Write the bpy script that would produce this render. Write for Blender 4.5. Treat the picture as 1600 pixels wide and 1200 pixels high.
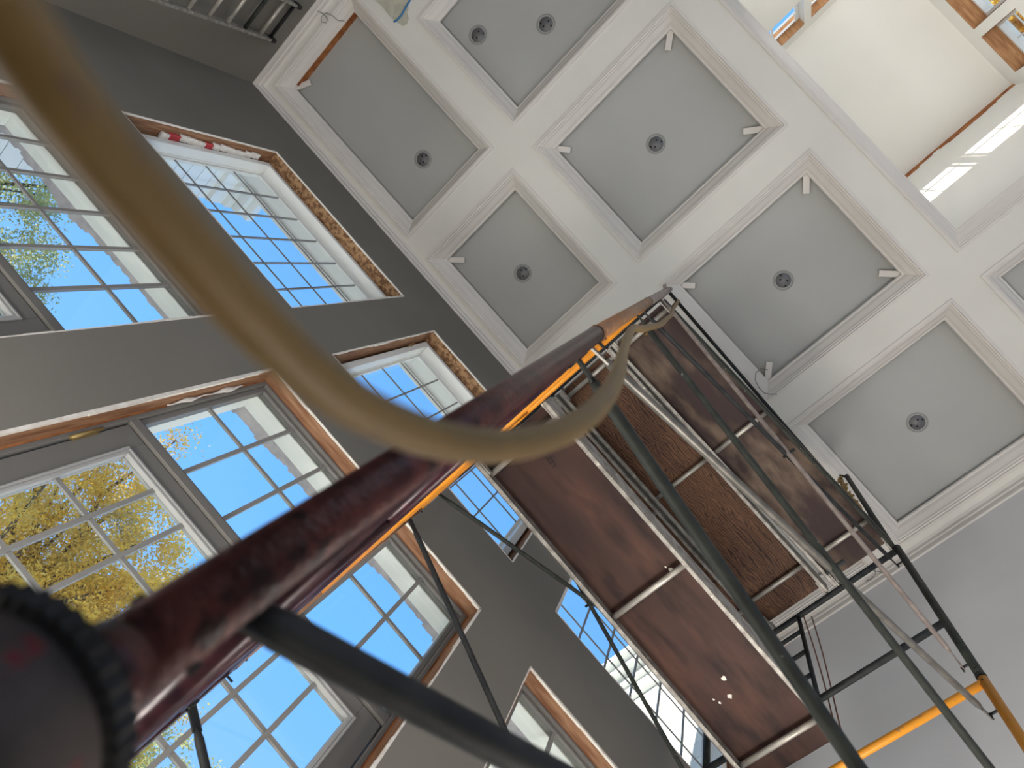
import bpy, math, random
from mathutils import Vector, Matrix

random.seed(7)
for o in list(bpy.data.objects):
    bpy.data.objects.remove(o)
SC = bpy.context.scene
COL = SC.collection

# ---------------------------------------------------------------- camera
cam = bpy.data.cameras.new('camera')
cam.sensor_fit = 'HORIZONTAL'; cam.sensor_width = 36.0
cam.lens = 1131.18 * 36.0 / 1600.0
cam.clip_start = 0.01; cam.clip_end = 300
cam.dof.use_dof = True; cam.dof.focus_distance = 6.0; cam.dof.aperture_fstop = 5.6
camo = bpy.data.objects.new('camera', cam); COL.objects.link(camo)
RGT = Vector((0.6613857, -0.70200352, 0.26408743))
DWN = Vector((0.74755928, 0.64556463, -0.15614967))
FWD = Vector((-0.06086788, 0.30069617, 0.95177472))
camo.matrix_world = Matrix(((RGT.x, -DWN.x, -FWD.x, 0), (RGT.y, -DWN.y, -FWD.y, 0), (RGT.z, -DWN.z, -FWD.z, 0), (0, 0, 0, 1)))
SC.camera = camo

# ---------------------------------------------------------------- sky, sun, lamps, exposure
w = bpy.data.worlds.new('sky'); SC.world = w; w.use_nodes = True
nt = w.node_tree; nt.nodes.clear()
tc = nt.nodes.new('ShaderNodeTexCoord'); sp = nt.nodes.new('ShaderNodeSeparateXYZ')
rp = nt.nodes.new('ShaderNodeValToRGB'); bg = nt.nodes.new('ShaderNodeBackground'); wo = nt.nodes.new('ShaderNodeOutputWorld')
nt.links.new(tc.outputs['Generated'], sp.inputs[0]); nt.links.new(sp.outputs['Z'], rp.inputs[0])
nt.links.new(rp.outputs[0], bg.inputs[0]); nt.links.new(bg.outputs[0], wo.inputs[0])
e = rp.color_ramp.elements
e[0].position = 0.0; e[0].color = (0.42, 0.55, 0.75, 1)
e[1].position = 0.75; e[1].color = (0.142, 0.395, 0.88, 1)
e.new(1.0).color = (0.115, 0.335, 0.82, 1)
bg.inputs[1].default_value = 1.6

SUN = Vector((1.0, 0.05, -0.31)).normalized()
sl = bpy.data.lights.new('sun', 'SUN'); sl.energy = 10.0; sl.angle = math.radians(0.6); sl.color = (1.0, 0.93, 0.82)
so = bpy.data.objects.new('sun', sl); COL.objects.link(so); so.rotation_euler = SUN.to_track_quat('-Z', 'Y').to_euler()

def area(name, loc, target, sx, sy, power, color):
    l = bpy.data.lights.new(name, 'AREA'); l.shape = 'RECTANGLE'; l.size = sx; l.size_y = sy; l.energy = power; l.color = color
    o = bpy.data.objects.new(name, l); COL.objects.link(o); o.location = loc
    o.rotation_euler = (Vector(target) - Vector(loc)).to_track_quat('-Z', 'Y').to_euler()
    return o
area('bounce_fill_right', (2.68, 0.9, 0.08), (2.4, 0.5, 5.0), 0.8, 1.8, 150, (1.0, 0.95, 0.88))  # unseen added fill standing in for daylight bounced off the floor
area('bounce_fill_left', (-2.5, 1.5, 0.08), (-2.4, 0.6, 5.0), 1.8, 0.6, 45, (1.0, 0.96, 0.88))  # added fill, no lamp there: floor bounce before the left doors
area('bounce_fill_middle', (-0.8, 1.6, 0.08), (-0.9, 0.7, 5.0), 0.8, 0.5, 45, (1.0, 0.96, 0.88))  # added fill for floor bounce before the middle doors
area('bounce_fill_rear', (-0.6, -2.4, 0.1), (-0.6, -2.2, 5.0), 2.0, 1.6, 42, (1.0, 0.92, 0.80))  # added ceiling fill from behind, no real lamp stands here
area('added_fill_rear', (-0.8, -6.2, 2.4), (0.2, 0.5, 4.5), 6.0, 4.0, 12, (1.0, 0.93, 0.84))  # added area light standing in for daylight from the unseen rear openings
area('added_fill_vault', (-1.75, -2.9, 7.55), (0.4, -2.6, 9.4), 0.8, 1.6, 28, (1.0, 0.95, 0.88))  # added area light hidden in the vault, standing in for its left windows
SC.view_settings.view_transform = 'Standard'; SC.view_settings.look = 'None'
SC.view_settings.exposure = 0.0; SC.view_settings.gamma = 1.0; SC.view_settings.use_curve_mapping = False
SC.cycles.max_bounces = 8

# ---------------------------------------------------------------- materials
def mat(name, color, rough=0.6, metal=0.0, color2=None, nscale=8.0, stretch=(1, 1, 1), bump=0.0, bscale=60.0,
        detail=6.0, lo=0.35, hi=0.65, spots=None, spot_scale=20.0, spot_at=(0.62, 0.68), wave=None, emit=None):
    m = bpy.data.materials.new(name); m.use_nodes = True
    n = m.node_tree.nodes; L = m.node_tree.links; b = n['Principled BSDF']
    b.inputs['Base Color'].default_value = (*color, 1); b.inputs['Roughness'].default_value = rough; b.inputs['Metallic'].default_value = metal
    t = n.new('ShaderNodeTexCoord'); mp = n.new('ShaderNodeMapping'); mp.inputs['Scale'].default_value = stretch
    L.new(t.outputs['Object'], mp.inputs[0])
    b.inputs['Specular IOR Level'].default_value = 0.3
    out = None
    if color2 is not None:
        nz = n.new('ShaderNodeTexNoise'); nz.inputs['Scale'].default_value = nscale; nz.inputs['Detail'].default_value = detail
        L.new(mp.outputs[0], nz.inputs['Vector'])
        fac = nz.outputs['Fac']
        if wave:
            wv = n.new('ShaderNodeTexWave'); wv.wave_type = 'BANDS'; wv.bands_direction = wave[3] if len(wave) > 3 else 'Y'
            wv.inputs['Scale'].default_value = wave[0]; wv.inputs['Distortion'].default_value = wave[1]
            wv.inputs['Detail'].default_value = 3; wv.inputs['Detail Scale'].default_value = wave[2]
            L.new(mp.outputs[0], wv.inputs['Vector'])
            mm = n.new('ShaderNodeMath'); mm.operation = 'MULTIPLY_ADD'; mm.inputs[1].default_value = 0.35
            ad = n.new('ShaderNodeMath'); ad.operation = 'MULTIPLY'; ad.inputs[1].default_value = 0.65
            L.new(nz.outputs['Fac'], ad.inputs[0]); L.new(wv.outputs['Fac'], mm.inputs[0]); L.new(ad.outputs[0], mm.inputs[2]); fac = mm.outputs[0]
        cr = n.new('ShaderNodeValToRGB'); cr.color_ramp.elements[0].position = lo; cr.color_ramp.elements[1].position = hi
        cr.color_ramp.elements[0].color = (*color, 1); cr.color_ramp.elements[1].color = (*color2, 1)
        L.new(fac, cr.inputs[0]); out = cr.outputs[0]
    if spots is not None:
        nz = n.new('ShaderNodeTexNoise'); nz.inputs['Scale'].default_value = spot_scale; nz.inputs['Detail'].default_value = 4
        L.new(mp.outputs[0], nz.inputs['Vector'])
        cr = n.new('ShaderNodeValToRGB'); cr.color_ramp.elements[0].position = spot_at[0]; cr.color_ramp.elements[1].position = spot_at[1]
        L.new(nz.outputs['Fac'], cr.inputs[0])
        mx = n.new('ShaderNodeMix'); mx.data_type = 'RGBA'; L.new(cr.outputs[0], mx.inputs[0])
        if out: L.new(out, mx.inputs[6])
        else: mx.inputs[6].default_value = (*color, 1)
        mx.inputs[7].default_value = (*spots, 1); out = mx.outputs[2]
    if out: L.new(out, b.inputs['Base Color'])
    if bump:
        nz = n.new('ShaderNodeTexNoise'); nz.inputs['Scale'].default_value = bscale; nz.inputs['Detail'].default_value = 5
        L.new(mp.outputs[0], nz.inputs['Vector'])
        bp = n.new('ShaderNodeBump'); bp.inputs['Strength'].default_value = bump; bp.inputs['Distance'].default_value = 0.01
        L.new(nz.outputs['Fac'], bp.inputs['Height']); L.new(bp.outputs[0], b.inputs['Normal'])
    return m

WALL_SHADED = mat('primed drywall', (0.178, 0.167, 0.148), 0.85, color2=(0.196, 0.184, 0.164), nscale=1.2, bump=0.05, bscale=90)  # shade of the backlit walls is put into this darker drywall colour
WALL_LIT = mat('primed drywall lit tone', (0.74, 0.73, 0.735), 0.85, color2=(0.80, 0.79, 0.80), nscale=0.9, bump=0.05, bscale=90)  # same drywall, window light on it put into a paler, cooler colour
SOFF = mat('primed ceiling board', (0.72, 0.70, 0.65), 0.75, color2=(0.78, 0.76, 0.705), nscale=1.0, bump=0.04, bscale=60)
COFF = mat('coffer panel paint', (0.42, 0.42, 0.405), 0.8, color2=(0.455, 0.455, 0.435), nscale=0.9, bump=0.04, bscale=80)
TRIM = mat('white primed moulding', (0.69, 0.65, 0.61), 0.5, color2=(0.74, 0.70, 0.655), nscale=2.0)
VAULT = mat('white primed vault', (0.80, 0.79, 0.75), 0.55, color2=(0.84, 0.83, 0.79), nscale=0.7)
GYP = mat('gypsum board edge', (0.80, 0.77, 0.73), 0.9, color2=(0.68, 0.63, 0.57), nscale=30)
PVC = mat('white vinyl', (0.78, 0.79, 0.77), 0.4)
BEAD = mat('grey glazing bead', (0.36, 0.36, 0.355), 0.5)
DOOR_SHADED = mat('primed door', (0.165, 0.158, 0.148), 0.5)  # white-grey doors seen backlit: their shade is put into this dark colour
MUNT = mat('muntin bar', (0.24, 0.235, 0.225), 0.45)
PINE = mat('rough pine', (0.19, 0.085, 0.042), 0.75, color2=(0.33, 0.18, 0.10), nscale=7, stretch=(4, 9, 0.8), bump=0.2, spots=(0.16, 0.07, 0.03), spot_scale=9, spot_at=(0.70, 0.74))
PINEH_SHADED = mat('shade toned pine header', (0.20, 0.09, 0.045), 0.75, color2=(0.34, 0.19, 0.11), nscale=5, stretch=(1, 7, 7), bump=0.2, spots=(0.10, 0.04, 0.02), spot_scale=5, spot_at=(0.70, 0.74))  # header pine again, darkened in its colour for the unlit door heads
PINEH = mat('rough pine header', (0.36, 0.165, 0.07), 0.75, color2=(0.56, 0.30, 0.14), nscale=5, stretch=(1, 7, 7), bump=0.2, spots=(0.16, 0.07, 0.03), spot_scale=5, spot_at=(0.70, 0.74))
OSB = mat('strand board', (0.16, 0.08, 0.04), 0.8, color2=(0.42, 0.25, 0.13), nscale=28, bump=0.5, bscale=45, lo=0.42, hi=0.6)
FOAM = mat('dark gap sealant', (0.25, 0.08, 0.03), 0.9, color2=(0.45, 0.18, 0.06), nscale=12)
STONE = mat('stone veneer', (0.36, 0.34, 0.36), 0.9, color2=(0.50, 0.46, 0.47), nscale=14, bump=0.6, bscale=25)
EXTW = mat('exterior white trim', (0.80, 0.81, 0.78), 0.55)
PLY1 = mat('mahogany plywood', (0.018, 0.008, 0.0075), 0.6, color2=(0.085, 0.038, 0.026), nscale=3.2, stretch=(1.0, 3.6, 3), detail=14, lo=0.33, hi=0.68, spots=(0.026, 0.013, 0.013), spot_scale=1.6, spot_at=(0.48, 0.66))
PLY2 = mat('grained plywood', (0.045, 0.020, 0.014), 0.6, color2=(0.19, 0.095, 0.05), nscale=3, stretch=(0.5, 1.6, 1), wave=(13.0, 16, 1.0), lo=0.3, hi=0.7)
PLY3 = mat('weathered plywood', (0.040, 0.024, 0.021), 0.7, color2=(0.17, 0.12, 0.088), nscale=6, stretch=(0.8, 2.0, 2), spots=(0.050, 0.030, 0.030), spot_scale=2.6, spot_at=(0.47, 0.62), detail=14)
ALU = mat('dirty aluminium', (0.42, 0.40, 0.37), 0.5, 0.45, color2=(0.24, 0.22, 0.20), nscale=22, spots=(0.62, 0.58, 0.52), spot_scale=30, spot_at=(0.66, 0.7))
ALUB = mat('bare aluminium tube', (0.58, 0.55, 0.50), 0.42, 0.5, color2=(0.42, 0.40, 0.36), nscale=14)
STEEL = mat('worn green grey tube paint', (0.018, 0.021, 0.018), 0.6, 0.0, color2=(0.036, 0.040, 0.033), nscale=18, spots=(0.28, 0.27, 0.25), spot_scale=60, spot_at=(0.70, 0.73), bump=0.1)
STEELD = mat('near black tube paint', (0.012, 0.013, 0.015), 0.6, 0.0, color2=(0.028, 0.030, 0.030), nscale=20)
GALV = mat('galvanised tube', (0.17, 0.16, 0.145), 0.38, 0.5, color2=(0.11, 0.105, 0.095), nscale=16)
GREYT = mat('grey brown tube paint', (0.20, 0.165, 0.15), 0.5, 0.1, color2=(0.30, 0.25, 0.225), nscale=22)
RED = mat('worn red tube paint', (0.032, 0.006, 0.007), 0.34, 0.1, color2=(0.095, 0.026, 0.024), nscale=26, spots=(0.018, 0.007, 0.008), spot_scale=45, spot_at=(0.55, 0.63), bump=0.25, bscale=150)
DRED = mat('dark purple red paint', (0.022, 0.008, 0.014), 0.3, 0.1, color2=(0.06, 0.02, 0.025), nscale=20)
TAN = mat('faded orange tube paint', (0.30, 0.14, 0.06), 0.5, 0.05, color2=(0.24, 0.14, 0.085), nscale=24, spots=(0.40, 0.23, 0.11), spot_scale=50, spot_at=(0.6, 0.66))
ORNG = mat('orange tube paint', (0.80, 0.30, 0.02), 0.42, 0.05, color2=(0.66, 0.24, 0.02), nscale=14, spots=(0.45, 0.22, 0.06), spot_scale=50, spot_at=(0.68, 0.72))
YELW = mat('yellow tube paint', (0.62, 0.25, 0.016), 0.45, 0.05, color2=(0.62, 0.25, 0.03), nscale=14, spots=(0.30, 0.17, 0.09), spot_scale=30, spot_at=(0.64, 0.70))
HOSE = mat('tan rubber hose', (0.19, 0.12, 0.042), 0.5, color2=(0.155, 0.10, 0.035), nscale=30, spots=(0.14, 0.09, 0.05), spot_scale=50, spot_at=(0.62, 0.70))
RUB = mat('black rubber', (0.012, 0.012, 0.013), 0.6)
RUST = mat('dirty caster housing', (0.03, 0.024, 0.022), 0.6, 0.1, color2=(0.07, 0.055, 0.05), nscale=30, spots=(0.14, 0.012, 0.018), spot_scale=32, spot_at=(0.60, 0.66))
CANG = mat('grey can housing', (0.16, 0.16, 0.165), 0.5, 0.3)
CANR = mat('can rim', (0.36, 0.36, 0.35), 0.5, 0.2)
BLK = mat('black', (0.01, 0.01, 0.01), 0.7)
CLOTH = mat('white packing paper', (0.75, 0.72, 0.70), 0.8, color2=(0.62, 0.58, 0.55), nscale=30)
REDP = mat('red printed wrap', (0.42, 0.04, 0.05), 0.6)
BLUET = mat('blue tape', (0.05, 0.20, 0.42), 0.6)
PLAS = mat('plaster patch', (0.47, 0.46, 0.37), 0.9, color2=(0.58, 0.57, 0.46), nscale=14, bump=0.3)
CORD = mat('red brown cord', (0.22, 0.09, 0.06), 0.8)
WIRE = mat('thin wire', (0.16, 0.15, 0.13), 0.5, 0.4)
ROPE = mat('frayed yellow rope', (0.42, 0.27, 0.10), 0.9, color2=(0.2, 0.12, 0.05), nscale=60)
FLOOR = mat('dusty subfloor', (0.34, 0.29, 0.23), 0.85, color2=(0.44, 0.39, 0.32), nscale=3)
GRASS = mat('lawn', (0.10, 0.14, 0.05), 0.95, color2=(0.20, 0.20, 0.08), nscale=2)
BRASS = mat('brass hinge', (0.45, 0.33, 0.14), 0.4, 0.8)
BARK = mat('tree bark', (0.10, 0.075, 0.06), 0.9, color2=(0.17, 0.14, 0.11), nscale=9)
INK = mat('stamp ink', (0.015, 0.01, 0.01), 0.8)

def leafmat(name, cols, scale):
    m = bpy.data.materials.new(name); m.use_nodes = True; n = m.node_tree.nodes; L = m.node_tree.links
    b = n['Principled BSDF']; b.inputs['Roughness'].default_value = 0.6
    t = n.new('ShaderNodeTexCoord'); a = n.new('ShaderNodeTexNoise'); a.inputs['Scale'].default_value = scale; a.inputs['Detail'].default_value = 9; a.inputs['Roughness'].default_value = 0.8
    L.new(t.outputs['Object'], a.inputs['Vector']); r = n.new('ShaderNodeValToRGB')
    el = r.color_ramp.elements
    el[0].position = 0.34; el[0].color = (*cols[0], 1); el[1].position = 0.66; el[1].color = (*cols[-1], 1)
    for i, c in enumerate(cols[1:-1]):
        x = el.new(0.34 + 0.32 * (i + 1) / (len(cols) - 1)); x.color = (*c, 1)
    L.new(a.outputs['Fac'], r.inputs[0]); L.new(r.outputs[0], b.inputs['Base Color'])
    tr = n.new('ShaderNodeBsdfTranslucent'); L.new(r.outputs[0], tr.inputs[0])
    mx = n.new('ShaderNodeMixShader'); mx.inputs[0].default_value = 0.5
    L.new(b.outputs[0], mx.inputs[1]); L.new(tr.outputs[0], mx.inputs[2]); L.new(mx.outputs[0], n['Material Output'].inputs[0])
    return m
LEAFG = leafmat('green leaves', [(0.22, 0.26, 0.14), (0.38, 0.42, 0.20), (0.60, 0.58, 0.26), (0.66, 0.50, 0.28)], 0.8)
LEAFY = leafmat('yellow leaves', [(0.40, 0.42, 0.26), (0.74, 0.58, 0.18), (0.88, 0.60, 0.08), (0.76, 0.52, 0.13), (0.62, 0.36, 0.27)], 0.55)

def glassmat():
    m = bpy.data.materials.new('window glass'); m.use_nodes = True; n = m.node_tree.nodes; L = m.node_tree.links
    n.remove(n['Principled BSDF'])
    tr = n.new('ShaderNodeBsdfTransparent'); tr.inputs[0].default_value = (0.96, 0.98, 0.97, 1)
    gl = n.new('ShaderNodeBsdfGlossy'); gl.inputs['Roughness'].default_value = 0.02
    fr = n.new('ShaderNodeLayerWeight'); fr.inputs[0].default_value = 0.5
    pw = n.new('ShaderNodeMath'); pw.operation = 'POWER'; pw.inputs[1].default_value = 5.0; L.new(fr.outputs['Facing'], pw.inputs[0])
    ma = n.new('ShaderNodeMath'); ma.operation = 'MULTIPLY_ADD'; ma.inputs[1].default_value = 0.6; ma.inputs[2].default_value = 0.025; L.new(pw.outputs[0], ma.inputs[0])
    mx = n.new('ShaderNodeMixShader'); L.new(ma.outputs[0], mx.inputs[0]); L.new(tr.outputs[0], mx.inputs[1]); L.new(gl.outputs[0], mx.inputs[2])
    L.new(mx.outputs[0], n['Material Output'].inputs[0]); return m
GLASS = glassmat()

# ---------------------------------------------------------------- mesh helpers
WL = {}
def wl(o): return WL.get(o.name, Vector((0, 0, 0)))
def props(o, label=None, cat=None, group=None, kind=None):
    if label: o['label'] = label
    if cat: o['category'] = cat
    if group: o['group'] = group
    if kind: o['kind'] = kind
    return o
def empty(name, loc=(0, 0, 0), label=None, cat=None, group=None, kind=None):
    o = bpy.data.objects.new(name, None); COL.objects.link(o); o.location = loc; o.empty_display_size = 0.1
    WL[o.name] = Vector(loc); return props(o, label, cat, group, kind)
def link(name, me, parent=None, off=None):
    o = bpy.data.objects.new(name, me); COL.objects.link(o)
    off = Vector(off) if off is not None else Vector((0, 0, 0))
    if parent:
        o.parent = parent; o.location = off - wl(parent)
    else: o.location = off
    WL[o.name] = off
    return o

class MB:
    def __init__(s): s.v = []; s.f = []; s.sm = []; s.mi = []; s.m = 0
    def add(s, vs, fs, smooth=False):
        b = len(s.v); s.v += [tuple(v) for v in vs]
        for f in fs: s.f.append(tuple(b + i for i in f)); s.sm.append(smooth); s.mi.append(s.m)
        return s
    def box(s, x0, x1, y0, y1, z0, z1):
        if x0 > x1: x0, x1 = x1, x0
        if y0 > y1: y0, y1 = y1, y0
        if z0 > z1: z0, z1 = z1, z0
        return s.add([(x0, y0, z0), (x1, y0, z0), (x1, y1, z0), (x0, y1, z0), (x0, y0, z1), (x1, y0, z1), (x1, y1, z1), (x0, y1, z1)],
                     [(0, 3, 2, 1), (4, 5, 6, 7), (0, 1, 5, 4), (1, 2, 6, 5), (2, 3, 7, 6), (3, 0, 4, 7)])
    def obox(s, c, ax, ay, az):      # centre and three half-axis vectors
        c = Vector(c); ax = Vector(ax); ay = Vector(ay); az = Vector(az); vs = []
        for k in (-1, 1):
            for (i, j) in ((-1, -1), (1, -1), (1, 1), (-1, 1)): vs.append(c + ax * i + ay * j + az * k)
        return s.add(vs, [(0, 3, 2, 1), (4, 5, 6, 7), (0, 1, 5, 4), (1, 2, 6, 5), (2, 3, 7, 6), (3, 0, 4, 7)])
    def tube(s, pts, r, n=14, caps=True, hollow=False):
        pts = [Vector(p) for p in pts]; rs = r if isinstance(r, (list, tuple)) else [r] * len(pts)
        vs = []; N = len(pts)
        t0 = (pts[1] - pts[0]).normalized(); up = Vector((0, 0, 1)) if abs(t0.z) < 0.9 else Vector((1, 0, 0))
        u = t0.cross(up).normalized()
        for i, p in enumerate(pts):
            t = (pts[min(i + 1, N - 1)] - pts[max(i - 1, 0)]).normalized()
            u = (u - t * u.dot(t)).normalized(); v = t.cross(u)
            for k in range(n):
                a = 2 * math.pi * k / n; vs.append(p + (u * math.cos(a) + v * math.sin(a)) * rs[i])
        fs = []
        for i in range(N - 1):
            for k in range(n): fs.append((i * n + k, i * n + (k + 1) % n, (i + 1) * n + (k + 1) % n, (i + 1) * n + k))
        s.add(vs, fs, True)
        if caps:
            b = len(s.v) - len(vs)
            s.f.append(tuple(b + k for k in reversed(range(n)))); s.sm.append(False); s.mi.append(s.m)
            s.f.append(tuple(b + (N - 1) * n + k for k in range(n))); s.sm.append(False); s.mi.append(s.m)
        return s
    def lathe(s, c, prof, n=32, axis='z'):     # prof: (r, h)
        vs = []; c = Vector(c)
        for (r, h) in prof:
            for k in range(n):
                a = 2 * math.pi * k / n; vs.append(c + Vector((r * math.cos(a), r * math.sin(a), h)))
        fs = []
        for i in range(len(prof) - 1):
            for k in range(n): fs.append((i * n + k, i * n + (k + 1) % n, (i + 1) * n + (k + 1) % n, (i + 1) * n + k))
        return s.add(vs, fs, True)
    def mesh(s, name, mats):
        me = bpy.data.meshes.new(name); me.from_pydata(s.v, [], s.f)
        for m in (mats if isinstance(mats, (list, tuple)) else [mats]): me.materials.append(m)
        me.polygons.foreach_set('use_smooth', s.sm); me.polygons.foreach_set('material_index', s.mi); me.update()
        return me
    def build(s, name, mats, parent=None):
        return link(name, s.mesh(name, mats), parent)

def bevel(o, wdt=0.002):
    b = o.modifiers.new('bevel', 'BEVEL'); b.width = wdt; b.segments = 1; b.limit_method = 'ANGLE'
    return o

# ---------------------------------------------------------------- dimensions
H = 7.0                     # soffit height above the lens
YW = 0.302 * H              # window wall, inside face
YE = YW + 0.29              # window wall, outside face
XL, XR = -4.53, 3.165       # side walls
YB = -6.6                   # rear wall
FZ = -0.15                  # floor
X = dict(w0=-0.63, e0=-0.5249, a1=-0.3261, b0=-0.281, b1=-0.0712, c0=-0.0256, c1=0.1817, d0=0.2259, d1=0.4328)
Yc = dict(w=0.2853, a=0.1106, b=0.0651, c=-0.1757, o=-0.2205)
X = {k: v * H for k, v in X.items()}; Yc = {k: v * H for k, v in Yc.items()}

# ---------------------------------------------------------------- ceiling
coffers = {'A': (X['w0'], X['a1'], Yc['a'], Yc['w']), 'D': (X['b0'], X['b1'], Yc['a'], Yc['w']), 'K': (X['c0'], X['c1'], Yc['a'], Yc['w']), 'L': (X['d0'], X['d1'], Yc['a'], Yc['w']),
           'E': (X['e0'], X['a1'], Yc['c'], Yc['b']), 'C': (X['b0'], X['b1'], Yc['c'], Yc['b']), 'B': (X['c0'], X['c1'], Yc['c'], Yc['b']), 'F': (X['d0'], X['d1'], Yc['c'], Yc['b']),
           'G': (X['d0'], X['d1'], -3.2, Yc['o'])}
OPX0, OPX1, OPY0, OPY1 = -2.05, 0.1815 * H, -3.9, Yc['o']
holes = list(coffers.values()) + [(OPX0, OPX1, OPY0, OPY1)]
def cells(xs, ys, holes):
    out = []
    for i in range(len(xs) - 1):
        for j in range(len(ys) - 1):
            cx = (xs[i] + xs[i + 1]) / 2; cy = (ys[j] + ys[j + 1]) / 2
            if not any(h[0] < cx < h[1] and h[2] < cy < h[3] for h in holes): out.append((xs[i], xs[i + 1], ys[j], ys[j + 1]))
    return out
xs = sorted(set([XL, XR] + [h[0] for h in holes] + [h[1] for h in holes])); ys = sorted(set([YB, YW] + [h[2] for h in holes] + [h[3] for h in holes]))
m = MB()
for (a, b, c, d) in cells(xs, ys, holes): m.add([(a, c, H), (a, d, H), (b, d, H), (b, c, H)], [(0, 1, 2, 3)])
for (a, b, c, d) in holes:
    t = H + 0.19
    m.add([(a, c, H), (b, c, H), (b, d, H), (a, d, H), (a, c, t), (b, c, t), (b, d, t), (a, d, t)], [(0, 1, 5, 4), (1, 2, 6, 5), (2, 3, 7, 6), (3, 0, 4, 7)])
for (a, b, c, d) in cells(xs, ys, [(OPX0, OPX1, OPY0, OPY1)] + list(coffers.values())):
    m.add([(a, c, H + 0.19), (a, d, H + 0.19), (b, d, H + 0.19), (b, c, H + 0.19)], [(3, 2, 1, 0)])
ceiling = props(m.build('ceiling', SOFF), 'coffered ceiling of flat primed beams around sunken square panels', kind='structure')

CROWN = [(-0.022, -0.001), (-0.022, -0.012), (0.004, -0.016), (0.008, 0.0), (0.020, 0.002), (0.024, 0.016), (0.034, 0.022), (0.044, 0.040), (0.060, 0.056),
         (0.080, 0.074), (0.100, 0.102), (0.112, 0.106), (0.119, 0.118), (0.119, 0.135), (0.0, 0.135)]
def crown_piece(rect, side, prof, zz):
    (a, b, c, d) = rect; m = MB(); n = len(prof); vs = []
    for end in (0, 1):
        for (u, h) in prof:
            if side == 0: p = ((a + u) if end == 0 else (b - u), c + u)
            if side == 1: p = (b - u, (c + u) if end == 0 else (d - u))
            if side == 2: p = ((b - u) if end == 0 else (a + u), d - u)
            if side == 3: p = (a + u, (d - u) if end == 0 else (c + u))
            vs.append((p[0], p[1], zz + h))
    m.add(vs, [(k, k + 1, n + k + 1, n + k) for k in range(n - 1)])
    return m
for key, rect in coffers.items():
    (a, b, c, d) = rect
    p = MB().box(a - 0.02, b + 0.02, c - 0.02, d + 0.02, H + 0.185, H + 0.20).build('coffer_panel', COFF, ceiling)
    for s in range(4): crown_piece(rect, s, CROWN, H).build('crown_moulding', TRIM, ceiling)
for s in range(4): crown_piece((OPX0, OPX1, OPY0, OPY1), s, CROWN, H).build('opening_moulding', TRIM, ceiling)
# bare wood strip behind the first coffer's crown
MB().box(X['w0'] + 0.119, X['w0'] + 0.127, Yc['a'] + 0.12, Yc['w'] - 0.16, H + 0.10, H + 0.185).build('bare_wood_strip', FOAM, ceiling)
# little scrap blocks in coffer corners: (coffer, xside, yside, yaw)
for (k, sx, sy, L_, ang) in [('C', 0, 0, 0.20, 50), ('C', 1, 0, 0.20, 128), ('C', 0, 1, 0.17, -40), ('B', 0, 0, 0.2, 40), ('B', 1, 0, 0.2, 135), ('B', 1, 1, 0.2, 225), ('B', 0, 1, 0.16, -45),
                             ('A', 0, 1, 0.2, -62), ('D', 0, 1, 0.2, -45)]:
    (a, b, c, d) = coffers[k]; px = a + 0.10 if sx == 0 else b - 0.10; py = c + 0.10 if sy == 0 else d - 0.10
    t = math.radians(ang); dx = Vector((math.cos(t), math.sin(t), 0)); dy = Vector((-math.sin(t), math.cos(t), 0))
    bevel(MB().obox(Vector((px, py, H + 0.145)) + dx * L_ / 2, dx * L_ / 2, dy * 0.028, (0, 0, 0.009)).build('scrap_block', TRIM, ceiling))
# plaster patch and blue tape
pm = MB(); pts = []
for k in range(22):
    a = 2 * math.pi * k / 22; r = 1 + 0.18 * math.sin(3 * a) + 0.1 * random.random(); pts.append((-4.02 + 0.26 * r * math.cos(a), 0.53 + 0.13 * r * math.sin(a), H - 0.003))
pm.add(pts, [tuple(range(22))]); props(pm.build('plaster_patch', PLAS, ceiling), 'rough yellowish plaster patch')
def zpt(px, py, z):
    d = RGT * ((px - 800) / 1131.18) + DWN * ((py - 600) / 1131.18) + FWD; return Vector((d.x * z / d.z, d.y * z / d.z, z))
tp = MB().tube([(-3.845, 0.655, H - 0.008), (-3.83, 0.618, H - 0.012), (-3.83, 0.55, H - 0.008), (-3.845, 0.48, H - 0.012), (-3.86, 0.40, H - 0.006)], 0.010, 6)
props(tp.build('tape_strip', BLUET, ceiling), 'torn strip of blue tape')
# frieze boards and wall trim along the walls
FR = [(0.0, -0.14), (0.016, -0.14), (0.020, -0.128), (0.020, -0.07), (0.030, -0.062), (0.034, -0.02), (0.050, -0.004), (0.056, -0.001)]
room = (XL, XR, YB, YW)
for s, nm in ((2, 'trim_1'), (3, 'trim_2'), (1, 'trim_3')):
    props(crown_piece(room, s, FR, H).build(nm, TRIM), 'primed frieze moulding between wall and ceiling', kind='structure')

# recessed can lights
def can(x, y, label, ang):
    t = empty('recessed_light', (x, y, H + 0.185), label, 'ceiling light', 'recessed can lights in the coffers')
    c = (x, y, H + 0.185)
    MB().lathe(c, [(0.094, 0.0), (0.094, -0.004), (0.084, -0.005), (0.082, 0.0), (0.080, 0.0)]).build('rim', CANR, t)
    MB().lathe(c, [(0.082, -0.001), (0.081, 0.030), (0.078, -0.0005)]).build('socket_ring', BLK, t)
    b = MB().lathe(c, [(0.0, -0.008), (0.066, -0.008), (0.069, -0.002), (0.069, 0.02)]).build('cover_plate', CANG, t)
    for k, (r, a) in enumerate([(0.028, 25), (0.052, 75), (0.034, 200), (0.054, 262)]):
        aa = math.radians(a + ang); MB().lathe((x + r * math.cos(aa), y + r * math.sin(aa), H + 0.185), [(0.0, -0.0105), (0.0075, -0.0105), (0.0085, -0.008)], 10).build('screw_hole', BLK, b)
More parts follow.
